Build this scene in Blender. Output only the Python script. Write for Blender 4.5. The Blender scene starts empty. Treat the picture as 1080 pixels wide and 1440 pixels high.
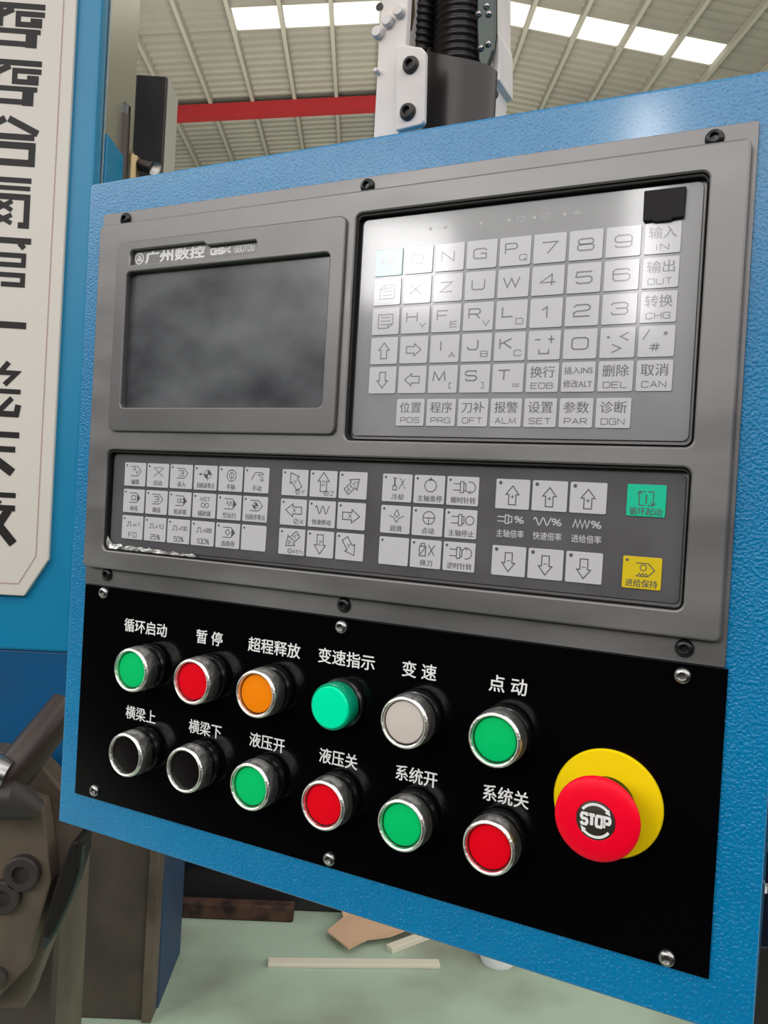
import bpy, bmesh, math, random
from mathutils import Vector, Matrix
random.seed(7)
C = bpy.context.scene.collection
SC = bpy.context.scene
PI = math.pi

# ------------------------------------------------------------------ camera
FPX = 1150.0                                   # focal length in pixels of a 1080 x 1440 frame
YAW, PITCH, ROLL = 0.4671, 0.0151, 0.0566      # relative to the control panel
CAM_LOCAL = Vector((0.44552, -0.42286, -0.18790))   # camera in the panel's own frame
CAM_WORLD = Vector((0.0, 0.0, 1.40))
THETA = math.radians(-28.446)                  # panel heading in the hall
def cam_rows():
    def rx(a): return Matrix(((1,0,0),(0,math.cos(a),-math.sin(a)),(0,math.sin(a),math.cos(a))))
    def ry(a): return Matrix(((math.cos(a),0,math.sin(a)),(0,1,0),(-math.sin(a),0,math.cos(a))))
    def rz(a): return Matrix(((math.cos(a),-math.sin(a),0),(math.sin(a),math.cos(a),0),(0,0,1)))
    B = Matrix(((1,0,0),(0,0,-1),(0,1,0)))
    return rz(ROLL) @ rx(PITCH) @ ry(YAW) @ B  # panel frame -> (right, down, forward)
RP = cam_rows()
RZ = Matrix.Rotation(THETA, 3, 'Z')
RW = RP @ RZ.transposed()                      # world -> (right, down, forward)
PANEL_ORIGIN = CAM_WORLD - RZ @ CAM_LOCAL      # world place of the grey bezel's top left corner
right, down, fwd = (Vector(RW[i]) for i in range(3))
cd = bpy.data.cameras.new('camera')
cam = bpy.data.objects.new('camera', cd); C.objects.link(cam)
cd.sensor_fit = 'HORIZONTAL'; cd.sensor_width = 36.0; cd.lens = FPX / 1080 * 36.0
cd.clip_start = 0.02; cd.clip_end = 300
M = Matrix((right, -down, -fwd)).transposed().to_4x4(); M.translation = CAM_WORLD
cam.matrix_world = M
SC.camera = cam
def ray(u, v): return RW.transposed() @ Vector(((u-540)/FPX, (v-720)/FPX, 1.0))
def wp(u, v, Y):                               # point seen at (u, v) at hall distance Y
    d = ray(u, v); return CAM_WORLD + d * (Y / d.y)
def fl(u, v, z=0.0):                           # point on a level plane seen at (u, v)
    d = ray(u, v); return CAM_WORLD + d * ((z - CAM_WORLD.z) / d.z)
def lp(u, v, y):                               # panel-frame mm at depth y (mm, + into the panel)
    d = RP.transposed() @ Vector(((u-540)/FPX, (v-720)/FPX, 1.0))
    p = CAM_LOCAL + d * ((y*0.001 - CAM_LOCAL.y) / d.y)
    return p.x*1000, p.z*1000

# ------------------------------------------------------------------ light and exposure
vs = SC.view_settings
vs.view_transform = 'Standard'; vs.look = 'None'; vs.exposure = 0.16; vs.gamma = 1.0; vs.use_curve_mapping = False
SC.cycles.max_bounces = 6; SC.cycles.caustics_reflective = False; SC.cycles.caustics_refractive = False
w = bpy.data.worlds.new('hall_daylight'); SC.world = w; w.use_nodes = True
nt = w.node_tree; bg = nt.nodes['Background']
tc = nt.nodes.new('ShaderNodeTexCoord'); sp = nt.nodes.new('ShaderNodeSeparateXYZ'); rp = nt.nodes.new('ShaderNodeValToRGB')
mp = nt.nodes.new('ShaderNodeMapRange'); mp.inputs[1].default_value = -1; mp.inputs[2].default_value = 1
nt.links.new(tc.outputs['Generated'], sp.inputs[0]); nt.links.new(sp.outputs[2], mp.inputs[0])
nt.links.new(mp.outputs[0], rp.inputs[0]); nt.links.new(rp.outputs[0], bg.inputs[0])
el = rp.color_ramp.elements
el[0].position = 0.0; el[0].color = (0.016, 0.013, 0.011, 1)
el[1].position = 1.0; el[1].color = (0.9, 0.89, 0.87, 1)
for p_, c_ in ((0.485, (0.020, 0.017, 0.015, 1)), (0.505, (0.045, 0.043, 0.041, 1)), (0.54, (0.10, 0.099, 0.097, 1)), (0.58, (0.34, 0.34, 0.335, 1)),
               (0.63, (1.15, 1.14, 1.11, 1)), (0.68, (3.6, 3.56, 3.46, 1)), (0.75, (3.6, 3.56, 3.46, 1)), (0.84, (1.0, 0.99, 0.97, 1))):
    e = el.new(p_); e.color = c_
bg.inputs[1].default_value = 0.75
def area(name, loc, target, sx, sy, power, col=(1,1,1)):
    l = bpy.data.lights.new(name, 'AREA'); l.shape = 'RECTANGLE'; l.size = sx; l.size_y = sy; l.energy = power; l.color = col
    o = bpy.data.objects.new(name, l); C.objects.link(o); o.location = loc
    o.rotation_euler = (Vector(target) - Vector(loc)).to_track_quat('-Z', 'Y').to_euler(); return o
area('glare_lamp_left', (-6.25, -3.95, 3.75), (0, .5, 1.4), 0.9, 0.8, 60, (1, .98, .97))  # added area lamp, aimed to glare on the left of the upper keypad
area('glare_lamp_right', (-4.7, -5.6, 4.2), (0, .5, 1.4), 0.25, 2.0, 42, (1, .98, .97))  # added narrow lamp for the glare streak at the keypad's right
area('overhead_fill', (2.2, -2.5, 8.5), (0, .6, 1.2), 6, 4, 130, (1, .985, .96))  # added broad fill, standing in for skylights behind the camera
area('roof_fill', (0, 14, 4.0), (0, 24, 10.0), 10, 6, 1150, (1, .96, .88))  # added fill under the roof, aimed up to brighten the sheets

# ------------------------------------------------------------------ materials
def mat(name, col, rough=0.5, metal=0.0, spec=0.5, bump=None, var=None, emit=None, coat=0.0, coat_r=0.1, alpha=None, trans=0.0):
    m = bpy.data.materials.new(name); m.use_nodes = True
    n = m.node_tree; b = n.nodes['Principled BSDF']
    b.inputs['Base Color'].default_value = (*col, 1); b.inputs['Roughness'].default_value = rough
    b.inputs['Metallic'].default_value = metal; b.inputs['Specular IOR Level'].default_value = spec
    b.inputs['Coat Weight'].default_value = coat; b.inputs['Coat Roughness'].default_value = coat_r
    if trans: b.inputs['Transmission Weight'].default_value = trans
    if emit: b.inputs['Emission Color'].default_value = (*emit[0], 1); b.inputs['Emission Strength'].default_value = emit[1]
    t = None
    if bump or var:
        t = n.nodes.new('ShaderNodeTexCoord')
    def noise(scale, detail=2, stretch=None):
        x = n.nodes.new('ShaderNodeTexNoise'); x.inputs['Scale'].default_value = scale; x.inputs['Detail'].default_value = detail
        if stretch:
            q = n.nodes.new('ShaderNodeMapping'); q.inputs['Scale'].default_value = stretch
            n.links.new(t.outputs['Object'], q.inputs[0]); n.links.new(q.outputs[0], x.inputs['Vector'])
        else: n.links.new(t.outputs['Object'], x.inputs['Vector'])
        return x
    if bump:                                   # (scale, strength, distance[, stretch])
        x = noise(bump[0], 2, bump[3] if len(bump) > 3 else None); k = n.nodes.new('ShaderNodeBump')
        k.inputs['Strength'].default_value = bump[1]; k.inputs['Distance'].default_value = bump[2]
        n.links.new(x.outputs[0], k.inputs['Height']); n.links.new(k.outputs[0], b.inputs['Normal'])
    if var:                                    # (scale, second colour, low, high[, stretch[, rough range]])
        x = noise(var[0], 4, var[4] if len(var) > 4 else None); r = n.nodes.new('ShaderNodeValToRGB')
        r.color_ramp.elements[0].position = var[2]; r.color_ramp.elements[0].color = (*col, 1)
        r.color_ramp.elements[1].position = var[3]; r.color_ramp.elements[1].color = (*var[1], 1)
        n.links.new(x.outputs[0], r.inputs[0]); n.links.new(r.outputs[0], b.inputs['Base Color'])
        if len(var) > 5:
            g = n.nodes.new('ShaderNodeMapRange'); g.inputs[1].default_value = .3; g.inputs[2].default_value = .7
            g.inputs[3].default_value, g.inputs[4].default_value = var[5]
            n.links.new(x.outputs[0], g.inputs[0]); n.links.new(g.outputs[0], b.inputs['Roughness'])
    return m
def s2l(r, g, b):
    f = lambda c: (c/255/12.92) if c <= 10 else ((c/255+0.055)/1.055)**2.4
    return (f(r), f(g), f(b))
K = {
 'blue':   mat('hammered_blue_paint', (0.0, 0.185, 0.42), 0.20, 0, 0.36, coat=.75, coat_r=.13, bump=(600, 0.9, 0.0011), var=(25, (0.0, 0.20, 0.435), .35, .65)),
 'blue2':  mat('smooth_blue_paint', (0.002, 0.185, 0.36), 0.34, 0, 0.5, bump=(60, .05, .002), var=(4, (0.003, 0.20, 0.38), .4, .6)),
 'navy':   mat('dark_blue', (0.001, 0.075, 0.20), 0.5, 0, 0.3, var=(9, (0.006, 0.065, 0.16), .45, .7)),
 'slate':  mat('slate_blue_paint', (0.022, 0.050, 0.105), 0.55, 0, 0.3, var=(6, (0.03, 0.045, 0.08), .4, .7)),
 'grey':   mat('grey_metallic_paint', (0.168, 0.161, 0.160), 0.40, 0.6, 0.5, bump=(900, .06, .0005), var=(9, (0.215, 0.207, 0.205), .35, .7, (1, 1, 4), (.34, .5))),
 'greyd':  mat('grey_bezel_paint', (0.138, 0.133, 0.133), 0.38, 0.55, 0.5, bump=(900, .05, .0005), var=(12, (0.172, 0.166, 0.165), .35, .7)),
 'recess_black': mat('black_recess', (0.008, 0.007, 0.007), 0.6, 0, 0.3),
 'memb':   mat('glare_membrane', (0.205, 0.20, 0.208), 0.4, 0, 0.5, bump=(14, .12, .004), coat=.6, coat_r=.10, var=(22, (0.24, 0.235, 0.242), .4, .65)),  # upper membrane, with glare put into its base grey
 'key':    mat('white_key', (0.52, 0.505, 0.53), 0.4, 0, 0.5, bump=(18, .10, .003), coat=.6, coat_r=.10),
 'keyl':   mat('white_lower_key', (0.54, 0.525, 0.56), 0.3, 0, 0.45, bump=(18, .10, .003), coat=.3, coat_r=.15),
 'teal':   mat('teal_key', (0.08, 0.36, 0.42), 0.3, 0, 0.5, bump=(18, .10, .003), coat=.6, coat_r=.10),
 'greenk': mat('green_key', (0.0, 0.52, 0.30), 0.35, 0, 0.4, coat=.3, coat_r=.15),
 'yelk':   mat('yellow_key', (0.68, 0.50, 0.006), 0.35, 0, 0.4, coat=.3, coat_r=.15),
 'ink':    mat('grey_ink', (0.125, 0.118, 0.128), 0.35, 0, 0.5, coat=.6, coat_r=.1),
 'inkl':   mat('dark_ink', (0.085, 0.078, 0.085), 0.4, 0, 0.4, coat=.3, coat_r=.15),
 'white':  mat('white_ink', (0.80, 0.79, 0.78), 0.5, 0, 0.3),
 'whitel': mat('pale_ink', (0.52, 0.51, 0.52), 0.5, 0, 0.3),
 'screen': mat('smudge_reflection_glass', (0.030, 0.032, 0.038), 0.22, 0, 0.5, bump=(30, .05, .003), var=(13, (0.15, 0.155, 0.163), .32, .70, (1, 1, 1.6))),  # mottled grey: smudges plus a cloudy reflection put into the colour
 'plate':  mat('gloss_black_plate', (0.0016, 0.0014, 0.002), 0.14, 0, 0.16),
 'chrome': mat('brushed_chrome', (0.92, 0.90, 0.86), 0.34, 1.0, 0.5, bump=(260, .35, .002)),
 'blackp': mat('black_plastic', (0.005, 0.005, 0.005), 0.17, 0, 0.5),
 'blackm': mat('black_screw_steel', (0.012, 0.012, 0.012), 0.3, 0.3, 0.5),
 'silver': mat('steel_screw', (0.36, 0.35, 0.34), 0.3, 1.0, 0.5),
 'green':  mat('green_cap', (0.0, 0.57, 0.15), 0.4, 0, 0.15),
 'red':    mat('red_cap', (0.82, 0.0, 0.010), 0.4, 0, 0.15),
 'orange': mat('orange_cap', (0.98, 0.25, 0.002), 0.4, 0, 0.15),
 'black':  mat('black_cap', (0.005, 0.003, 0.004), 0.3, 0, 0.2),
 'whitec': mat('white_cap', (0.62, 0.55, 0.50), 0.35, 0, 0.4),
 'lamp':   mat('lit_green_lens', (0.0, 0.55, 0.28), 0.25, 0, 0.2, emit=((0.0, 0.62, 0.30), 0.38)),
 'lampr':  mat('green_lens_side', (0.0, 0.30, 0.16), 0.12, 0, 0.5),
 'stopr':  mat('red_mushroom', (0.92, 0.0, 0.022), 0.4, 0, 0.18),
 'stopy':  mat('yellow_disc', (0.92, 0.68, 0.002), 0.5, 0, 0.15),
 'stopb':  mat('black_insert', (0.035, 0.028, 0.022), 0.4, 0, 0.3),
 'cream':  mat('cream_sign', (0.62, 0.57, 0.52), 0.45, 0, 0.4),
 'signk':  mat('black_sign_paint', (0.012, 0.010, 0.010), 0.5, 0, 0.3),
 'signl':  mat('tan_line', (0.42, 0.30, 0.25), 0.5, 0, 0.3),
 'steel':  mat('polished_guideway_steel', (0.88, 0.86, 0.79), 0.26, 1.0, 0.5, bump=(6, .08, .01, (1, 1, .2))),
 'dsteel': mat('dark_brown_steel', (0.036, 0.029, 0.027), 0.5, 0.2, 0.4, var=(14, (0.05, 0.041, 0.038), .4, .7)),
 'rod':    mat('brown_rod', (0.036, 0.022, 0.018), 0.4, 0.3, 0.5),
 'brass':  mat('dull_brass', (0.30, 0.22, 0.12), 0.35, 0.8, 0.5),
 'armw':   mat('white_arm_paint', (0.70, 0.64, 0.61), 0.45, 0, 0.3, bump=(80, .06, .001), var=(30, (0.63, 0.575, 0.55), .45, .7)),
 'drum':   mat('brown_sheet_metal', (0.030, 0.024, 0.023), 0.38, 0.4, 0.5),
 'hose':   mat('black_corrugated_hose', (0.016, 0.013, 0.012), 0.42, 0, 0.5),
 'dkplate':mat('dark_green_steel', (0.045, 0.055, 0.05), 0.3, 0.6, 0.5),
 'roof':   mat('roof_sheet', (0.36, 0.335, 0.285), 0.6, 0, 0.3, var=(.35, (0.28, 0.262, 0.225), .4, .7)),
 'purlin': mat('purlin_paint', (0.44, 0.41, 0.35), 0.6, 0, 0.3),
 'redb':   mat('red_rafter_paint', (0.42, 0.03, 0.035), 0.5, 0, 0.3),
 'wall':   mat('pale_wall', (0.55, 0.53, 0.48), 0.7, 0, 0.2),
 'floor':  mat('green_floor_paint', (0.36, 0.455, 0.345), 0.5, 0, 0.25, var=(2.2, (0.19, 0.185, 0.135), .44, .74)),
 'card':   mat('cardboard', (0.55, 0.36, 0.23), 0.8, 0, 0.2),
 'strip':  mat('pale_strip', (0.60, 0.56, 0.45), 0.6, 0, 0.3),
 'rust':   mat('rusty_bar', (0.085, 0.042, 0.028), 0.7, 0.1, 0.3, var=(18, (0.022, 0.012, 0.010), .38, .6)),
 'dark':   mat('dark_machine', (0.014, 0.012, 0.014), 0.5, 0, 0.4),
 'brown':  mat('oily_brown_casting', (0.125, 0.095, 0.070), 0.5, 0.1, 0.4, var=(9, (0.060, 0.045, 0.034), .4, .7)),
 'taupe':  mat('taupe_casting', (0.070, 0.056, 0.044), 0.6, 0, 0.25, var=(5, (0.040, 0.033, 0.028), .4, .7)),
 'navy2':  mat('navy_cabinet', (0.006, 0.008, 0.018), 0.3, 0, 0.4),
 'cup':    mat('white_plastic_lid', (0.72, 0.74, 0.76), 0.4, 0, 0.4),
 'cover':  mat('matt_black_rubber', (0.010, 0.008, 0.008), 0.55, 0, 0.2),
 'foil':   mat('crumpled_film', (0.62, 0.61, 0.60), 0.2, 0.35, 0.6),
}
def emis(name, col, s):
    m = bpy.data.materials.new(name); m.use_nodes = True; n = m.node_tree; b = n.nodes['Principled BSDF']
    b.inputs['Base Color'].default_value = (*col, 1); b.inputs['Emission Color'].default_value = (*col, 1); b.inputs['Emission Strength'].default_value = s
    return m
K['sky'] = emis('bright_skylight_sheet', (1.0, 0.985, 0.86), 1.0)
K['sky'].node_tree.nodes['Principled BSDF'].inputs['Base Color'].default_value = (.12, .12, .11, 1)

# ------------------------------------------------------------------ mesh helpers (MM: millimetres in the panel frame; metres elsewhere)
def _rr(a=0, b=1, c=0, d=1, k=.16): return [(a+k,c),(b-k,c),(b,c+k),(b,d-k),(b-k,d),(a+k,d),(a,d-k),(a,c+k),(a+k,c)]
_k = .16
STROKE = {   # wide single line capitals as on membrane keys
 'A': [[(0,0),(.5,1),(1,0)],[(.2,.36),(.8,.36)]], 'B': [[(0,0),(0,1),(.84,1),(.97,.86),(.97,.64),(.84,.53),(0,.53)],[(.84,.53),(1,.4),(1,.14),(.86,0),(0,0)]],
 'C': [[(1,.76),(1,1-_k),(1-_k,1),(_k,1),(0,1-_k),(0,_k),(_k,0),(1-_k,0),(1,_k),(1,.24)]], 'D': [[(0,0),(0,1),(1-_k,1),(1,1-_k),(1,_k),(1-_k,0),(0,0)]],
 'E': [[(1,1),(0,1),(0,0),(1,0)],[(0,.53),(.88,.53)]], 'F': [[(1,1),(0,1),(0,0)],[(0,.50),(.86,.50)]],
 'G': [[(1,.76),(1,1-_k),(1-_k,1),(_k,1),(0,1-_k),(0,_k),(_k,0),(1,0),(1,.5),(.55,.5)]], 'H': [[(0,0),(0,1)],[(1,0),(1,1)],[(0,.53),(1,.53)]],
 'I': [[(.5,0),(.5,1)]], 'J': [[(1,1),(1,_k),(1-_k,0),(_k,0),(0,_k),(0,.3)]], 'K': [[(0,0),(0,1)],[(1,1),(.06,.47)],[(.3,.6),(1,0)]], 'L': [[(0,1),(0,0),(1,0)]],
 'M': [[(0,0),(.1,1),(.5,.1),(.9,1),(1,0)]], 'N': [[(0,0),(0,1),(1,0),(1,1)]], 'O': [_rr()], 'P': [[(0,0),(0,1),(1-_k,1),(1,1-_k),(1,.58),(1-_k,.44),(0,.44)]],
 'Q': [_rr(),[(.6,.3),(1.02,-.06)]], 'R': [[(0,0),(0,1),(1-_k,1),(1,1-_k),(1,.6),(1-_k,.46),(0,.46)],[(.6,.46),(1,0)]],
 'S': [[(1,.8),(1-_k*.6,1),(_k,1),(0,1-_k),(0,.66),(_k,.52),(1-_k,.5),(1,.36),(1,_k),(1-_k,0),(_k,0),(0,.2)]], 'T': [[(0,1),(1,1)],[(.5,1),(.5,0)]],
 'U': [[(0,1),(0,_k),(_k,0),(1-_k,0),(1,_k),(1,1)]], 'V': [[(0,1),(.5,0),(1,1)]], 'W': [[(0,1),(.25,0),(.5,.9),(.75,0),(1,1)]], 'X': [[(0,0),(1,1)],[(0,1),(1,0)]],
 'Y': [[(0,1),(.5,.46),(1,1)],[(.5,.46),(.5,0)]], 'Z': [[(0,1),(1,1),(0,0),(1,0)]],
 '0': [_rr()], '1': [[(.1,.74),(.6,1),(.6,0)]], '2': [[(0,.78),(0,1-_k),(_k,1),(1-_k,1),(1,1-_k),(1,.62),(1-_k,.5),(_k,.44),(0,.32),(0,0),(1,0)]],
 '3': [[(0,.84),(_k,1),(1-_k,1),(1,1-_k),(1,.64),(1-_k,.52),(.3,.52)],[(1-_k,.52),(1,.4),(1,_k),(1-_k,0),(_k,0),(0,.18)]],
 '4': [[(.76,0),(.76,1),(0,.3),(1,.3)]], '5': [[(1,1),(.06,1),(0,.56),(1-_k,.6),(1,.46),(1,_k),(1-_k,0),(_k,0),(0,.16)]],
 '6': [[(1,.84),(1-_k,1),(_k,1),(0,1-_k),(0,_k),(_k,0),(1-_k,0),(1,_k),(1,.44),(1-_k,.58),(0,.58)]], '7': [[(0,1),(1,1),(.35,0)]],
 '8': [_rr(.04,.96,.53,1,.13),_rr(0,1,0,.53,.15)], '9': [[(0,.16),(_k,0),(1-_k,0),(1,_k),(1,1-_k),(1-_k,1),(_k,1),(0,1-_k),(0,.56),(_k,.42),(1,.42)]],
 '%': [_rr(0,.4,.58,1,.1),_rr(.6,1,0,.42,.1),[(.12,0),(.88,1)]], '[': [[(.9,1),(.2,1),(.2,0),(.9,0)]], ']': [[(.1,1),(.8,1),(.8,0),(.1,0)]], '=': [[(0,.62),(1,.62)],[(0,.24),(1,.24)]],
 '/': [[(0,0),(1,1)]], '#': [[(.3,0),(.45,1)],[(.62,0),(.77,1)],[(0,.34),(.95,.34)],[(.06,.68),(1,.68)]], '*': [[(.5,.1),(.5,.9)],[(.1,.3),(.9,.7)],[(.1,.7),(.9,.3)]],
 'b': [[(.08,1),(.08,0),(.84,0),(1,_k),(1,.5),(.84,.64),(.08,.64)]], 'h': [[(0,0),(0,1)],[(0,.6),(.8,.6),(1,.46),(1,0)]], 't': [[(.3,1),(.3,.12),(.44,0),(.9,0)],[(0,.68),(.9,.68)]],
 'r': [[(0,0),(0,1)],[(0,.74),(.3,1),(1,1)]], 'x': [[(0,0),(1,.66)],[(0,.66),(1,0)]], '~': [[(0,.4),(.25,.62),(.7,.38),(1,.6)]],
}
NARROW = {'I': .3, '[': .45, ']': .45, '1': .62, '/': .5, 'M': 1.15, 'W': 1.25, '*': .8, '%': 1.1, 'J': .9, 'L': .9}
class MB:
    def __init__(s): s.v = []; s.f = []
    def add(s, vs, fs):
        k = len(s.v); s.v += [tuple(v) for v in vs]; s.f += [tuple(i+k for i in f) for f in fs]; return s
    def box(s, x0, x1, y0, y1, z0, z1):
        v = [(x, y, z) for z in (z0, z1) for y in (y0, y1) for x in (x0, x1)]
        return s.add(v, [(0,2,3,1),(4,5,7,6),(0,1,5,4),(2,6,7,3),(0,4,6,2),(1,3,7,5)])
    def prism(s, pts, y0, y1):                  # outline in x, z extruded along y
        n = len(pts)
        a = sum(pts[i][0]*pts[(i+1)%n][1]-pts[(i+1)%n][0]*pts[i][1] for i in range(n))
        if a < 0: pts = list(pts)[::-1]
        v = [(x, y0, z) for x, z in pts] + [(x, y1, z) for x, z in pts]
        return s.add(v, [tuple(range(n)), tuple(range(2*n-1, n-1, -1))] + [(i, n+i, n+(i+1)%n, (i+1)%n) for i in range(n)])
    def lathe(s, prof, cx, cz, n=40):           # profile of (radius, y) about an axis along y
        m = len(prof); v = []
        for r, y in prof:
            for i in range(n):
                a = 2*PI*i/n; v.append((cx+r*math.cos(a), y, cz+r*math.sin(a)))
        f = [(j*n+i, j*n+(i+1)%n, (j+1)*n+(i+1)%n, (j+1)*n+i) for j in range(m-1) for i in range(n)]
        if prof[0][0] > 1e-9: f.append(tuple(range(n-1, -1, -1)))
        if prof[-1][0] > 1e-9: f.append(tuple((m-1)*n+i for i in range(n)))
        return s.add(v, f)
    def tube(s, path, rad, n=14, cap=True):     # round tube through points; rad a number or a list
        P = [Vector(p) for p in path]; R = rad if isinstance(rad, (list, tuple)) else [rad]*len(P)
        v = []; ref = None
        for i, p in enumerate(P):
            t = (P[min(i+1, len(P)-1)] - P[max(i-1, 0)]).normalized()
            if ref is None: ref = t.orthogonal().normalized()
            a = (ref - t*ref.dot(t)).normalized(); b = t.cross(a); ref = a
            for k in range(n):
                q = 2*PI*k/n; v.append(p + (a*math.cos(q)+b*math.sin(q))*R[i])
        m = len(P)
        f = [(j*n+i, j*n+(i+1)%n, (j+1)*n+(i+1)%n, (j+1)*n+i) for j in range(m-1) for i in range(n)]
        if cap: f += [tuple(range(n-1, -1, -1)), tuple((m-1)*n+i for i in range(n))]
        return s.add(v, f)
    # ---- flat printing in the x, z plane
    def poly(s, pts, y):
        n = len(pts); a = sum(pts[i][0]*pts[(i+1)%n][1]-pts[(i+1)%n][0]*pts[i][1] for i in range(n))
        if a < 0: pts = list(pts)[::-1]
        return s.add([(x, y, z) for x, z in pts], [tuple(range(n))])
    def line(s, pts, wd, y, closed=False):
        P = [Vector(p) for p in pts]; n = len(P); L = []; Rr = []
        for i in range(n):
            a = P[i-1] if (i > 0 or closed) else None; b = P[(i+1) % n] if (i < n-1 or closed) else None
            d1 = (P[i]-a).normalized() if a is not None else None; d2 = (b-P[i]).normalized() if b is not None else None
            if d1 is None: d1 = d2
            if d2 is None: d2 = d1
            n1 = Vector((-d1.y, d1.x)); n2 = Vector((-d2.y, d2.x)); m = n1+n2
            if m.length < 1e-3: m = n1
            m.normalize(); k = wd/2/max(.45, m.dot(n1)); L.append(P[i]+m*k); Rr.append(P[i]-m*k)
        k = len(s.v); s.v += [(q.x, y, q.y) for q in L] + [(q.x, y, q.y) for q in Rr]
        for i in range(n if closed else n-1):
            j = (i+1) % n; s.f.append((k+i, k+n+i, k+n+j, k+j))
        return s
    def arc(s, cx, cz, r, a0, a1, wd, y, n=18):
        full = abs(a1-a0) >= 359.9
        m = n if full else n+1
        return s.line([(cx+r*math.cos(math.radians(a0+(a1-a0)*i/n)), cz+r*math.sin(math.radians(a0+(a1-a0)*i/n))) for i in range(m)], wd, y, full)
    def dot(s, cx, cz, r, y, n=12): return s.poly([(cx+r*math.cos(2*PI*i/n), cz+r*math.sin(2*PI*i/n)) for i in range(n)], y)
    def text(s, body, cx, cz, h, y, wid=None, ang=0.0, sx=None, bold=0.0):
        if body in STROKE or all(c in STROKE or c == ' ' for c in body): return s.stroke_text(body, cx, cz, h, y, wid, ang, sx, bold)
        vs_, fs_ = glyphs(body)
        x0 = min(v[0] for v in vs_); x1 = max(v[0] for v in vs_); z0 = min(v[1] for v in vs_); z1 = max(v[1] for v in vs_)
        kz = h/(z1-z0); kx = (wid/(x1-x0)) if wid else kz*(sx or 1)
        mx = (x0+x1)/2; ca, sa = math.cos(ang), math.sin(ang)
        for q_, (dx, dz) in enumerate(((0, 0),) if bold < 0 else ((-.06, 0), (.06, 0)) if not bold else ((-bold, 0), (bold, 0), (0, bold*.7), (0, -bold*.7))):
            o = []
            for a, b in vs_:
                p = (a-mx)*kx+dx; q = (b-(z0+z1)/2)*kz+dz; o.append((cx+p*ca-q*sa, y-.004*q_, cz+p*sa+q*ca))
            s.add(o, fs_)
        return s
    def stroke_text(s, body, cx, cz, h, y, wid=None, ang=0.0, sx=None, bold=0.0):
        cw = h*(sx or 1)*.86; gap = .30
        tot = sum((NARROW.get(c, 1.0) if c != ' ' else .6) for c in body) + gap*(len(body)-1)
        if wid: cw = wid/tot
        x = -tot*cw/2; ca, sa = math.cos(ang), math.sin(ang); lw = min(h*.125, .74) + bold
        for c in body:
            wc = (NARROW.get(c, 1.0) if c != ' ' else .6)*cw
            for st in STROKE.get(c, ()):
                P = []
                for px_, pz_ in st:
                    p = x+px_*wc; q = (pz_-.5)*(h-lw)
                    P.append((cx+p*ca-q*sa, cz+p*sa+q*ca))
                cl = len(P) > 2 and (Vector(P[0])-Vector(P[-1])).length < 1e-6
                s.line(P[:-1] if cl else P, lw, y, cl)
            x += wc + gap*cw
        return s
    def build(s, name, m, parent=None, scale=1.0, smooth=False, bevel=0.0, seg=2, xf=None):
        me = bpy.data.meshes.new(name)
        vs_ = [Vector(v)*scale for v in s.v]
        if xf: vs_ = [xf(v) for v in vs_]
        me.from_pydata(vs_, [], s.f); me.update()
        o = bpy.data.objects.new(name, me); C.objects.link(o)
        ms = m if isinstance(m, list) else [m]
        for q in ms: me.materials.append(q)
        if parent: o.parent = parent
        if smooth:
            for p in me.polygons: p.use_smooth = True
            me.set_sharp_from_angle(angle=math.radians(38))
        if bevel:
            b = o.modifiers.new('bevel', 'BEVEL'); b.width = bevel; b.segments = seg; b.limit_method = 'ANGLE'; b.angle_limit = math.radians(40)
            b.harden_normals = False
        return o
_gl = {}
def glyphs(body):
    key = body
    if key not in _gl:
        cu = bpy.data.curves.new('glyphs', 'FONT'); cu.body = body; cu.size = 1; cu.resolution_u = 3
        o = bpy.data.objects.new('glyphs', cu); C.objects.link(o)
        dg = bpy.context.evaluated_depsgraph_get(); me = bpy.data.meshes.new_from_object(o.evaluated_get(dg))
        vv = [(v.co.x, v.co.y) for v in me.vertices]; ff = []
        for p in me.polygons:
            if p.normal.z >= 0 or True:
                ff.append(tuple(p.vertices) if p.normal.z > 0 else tuple(p.vertices)[::-1])
        bpy.data.objects.remove(o); bpy.data.curves.remove(cu); bpy.data.meshes.remove(me)
        _gl[key] = (vv, ff)
    return _gl[key]
def rrect(x0, x1, z0, z1, r, n=5):
    o = []
    for cx, cz, a in ((x1-r, z1-r, 0), (x0+r, z1-r, 90), (x0+r, z0+r, 180), (x1-r, z0+r, 270)):
        for i in range(n+1):
            t = math.radians(a+90*i/n); o.append((cx+r*math.cos(t), cz+r*math.sin(t)))
    return o
def plate(name, loops, y0, y1, m, parent, bev=0.0, scale=0.001):   # flat plate with holes, edges rounded
    cu = bpy.data.curves.new(name, 'CURVE'); cu.dimensions = '2D'; cu.fill_mode = 'BOTH'
    for L in loops:
        s = cu.splines.new('POLY'); s.points.add(len(L)-1); s.use_cyclic_u = True
        for q, (x, z) in zip(s.points, L): q.co = (x, z, 0, 1)
    cu.extrude = abs(y1-y0)/2 - bev; cu.bevel_depth = bev; cu.bevel_resolution = 2; cu.offset = -bev
    o = bpy.data.objects.new(name, cu); C.objects.link(o)
    dg = bpy.context.evaluated_depsgraph_get(); me = bpy.data.meshes.new_from_object(o.evaluated_get(dg))
    bpy.data.objects.remove(o); bpy.data.curves.remove(cu); me.name = name
    yc = (y0+y1)/2
    for v in me.vertices: x, z, t = v.co; v.co = Vector((x*scale, (yc - t)*scale, z*scale))
    me.materials.clear(); me.materials.append(m)
    for p in me.polygons: p.material_index = 0
    o = bpy.data.objects.new(name, me); C.objects.link(o); o.parent = parent
    return o
def props(o, label=None, cat=None, group=None, kind=None):
    if label: o['label'] = label
    if cat: o['category'] = cat
    if group: o['group'] = group
    if kind: o['kind'] = kind
    return o
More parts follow.
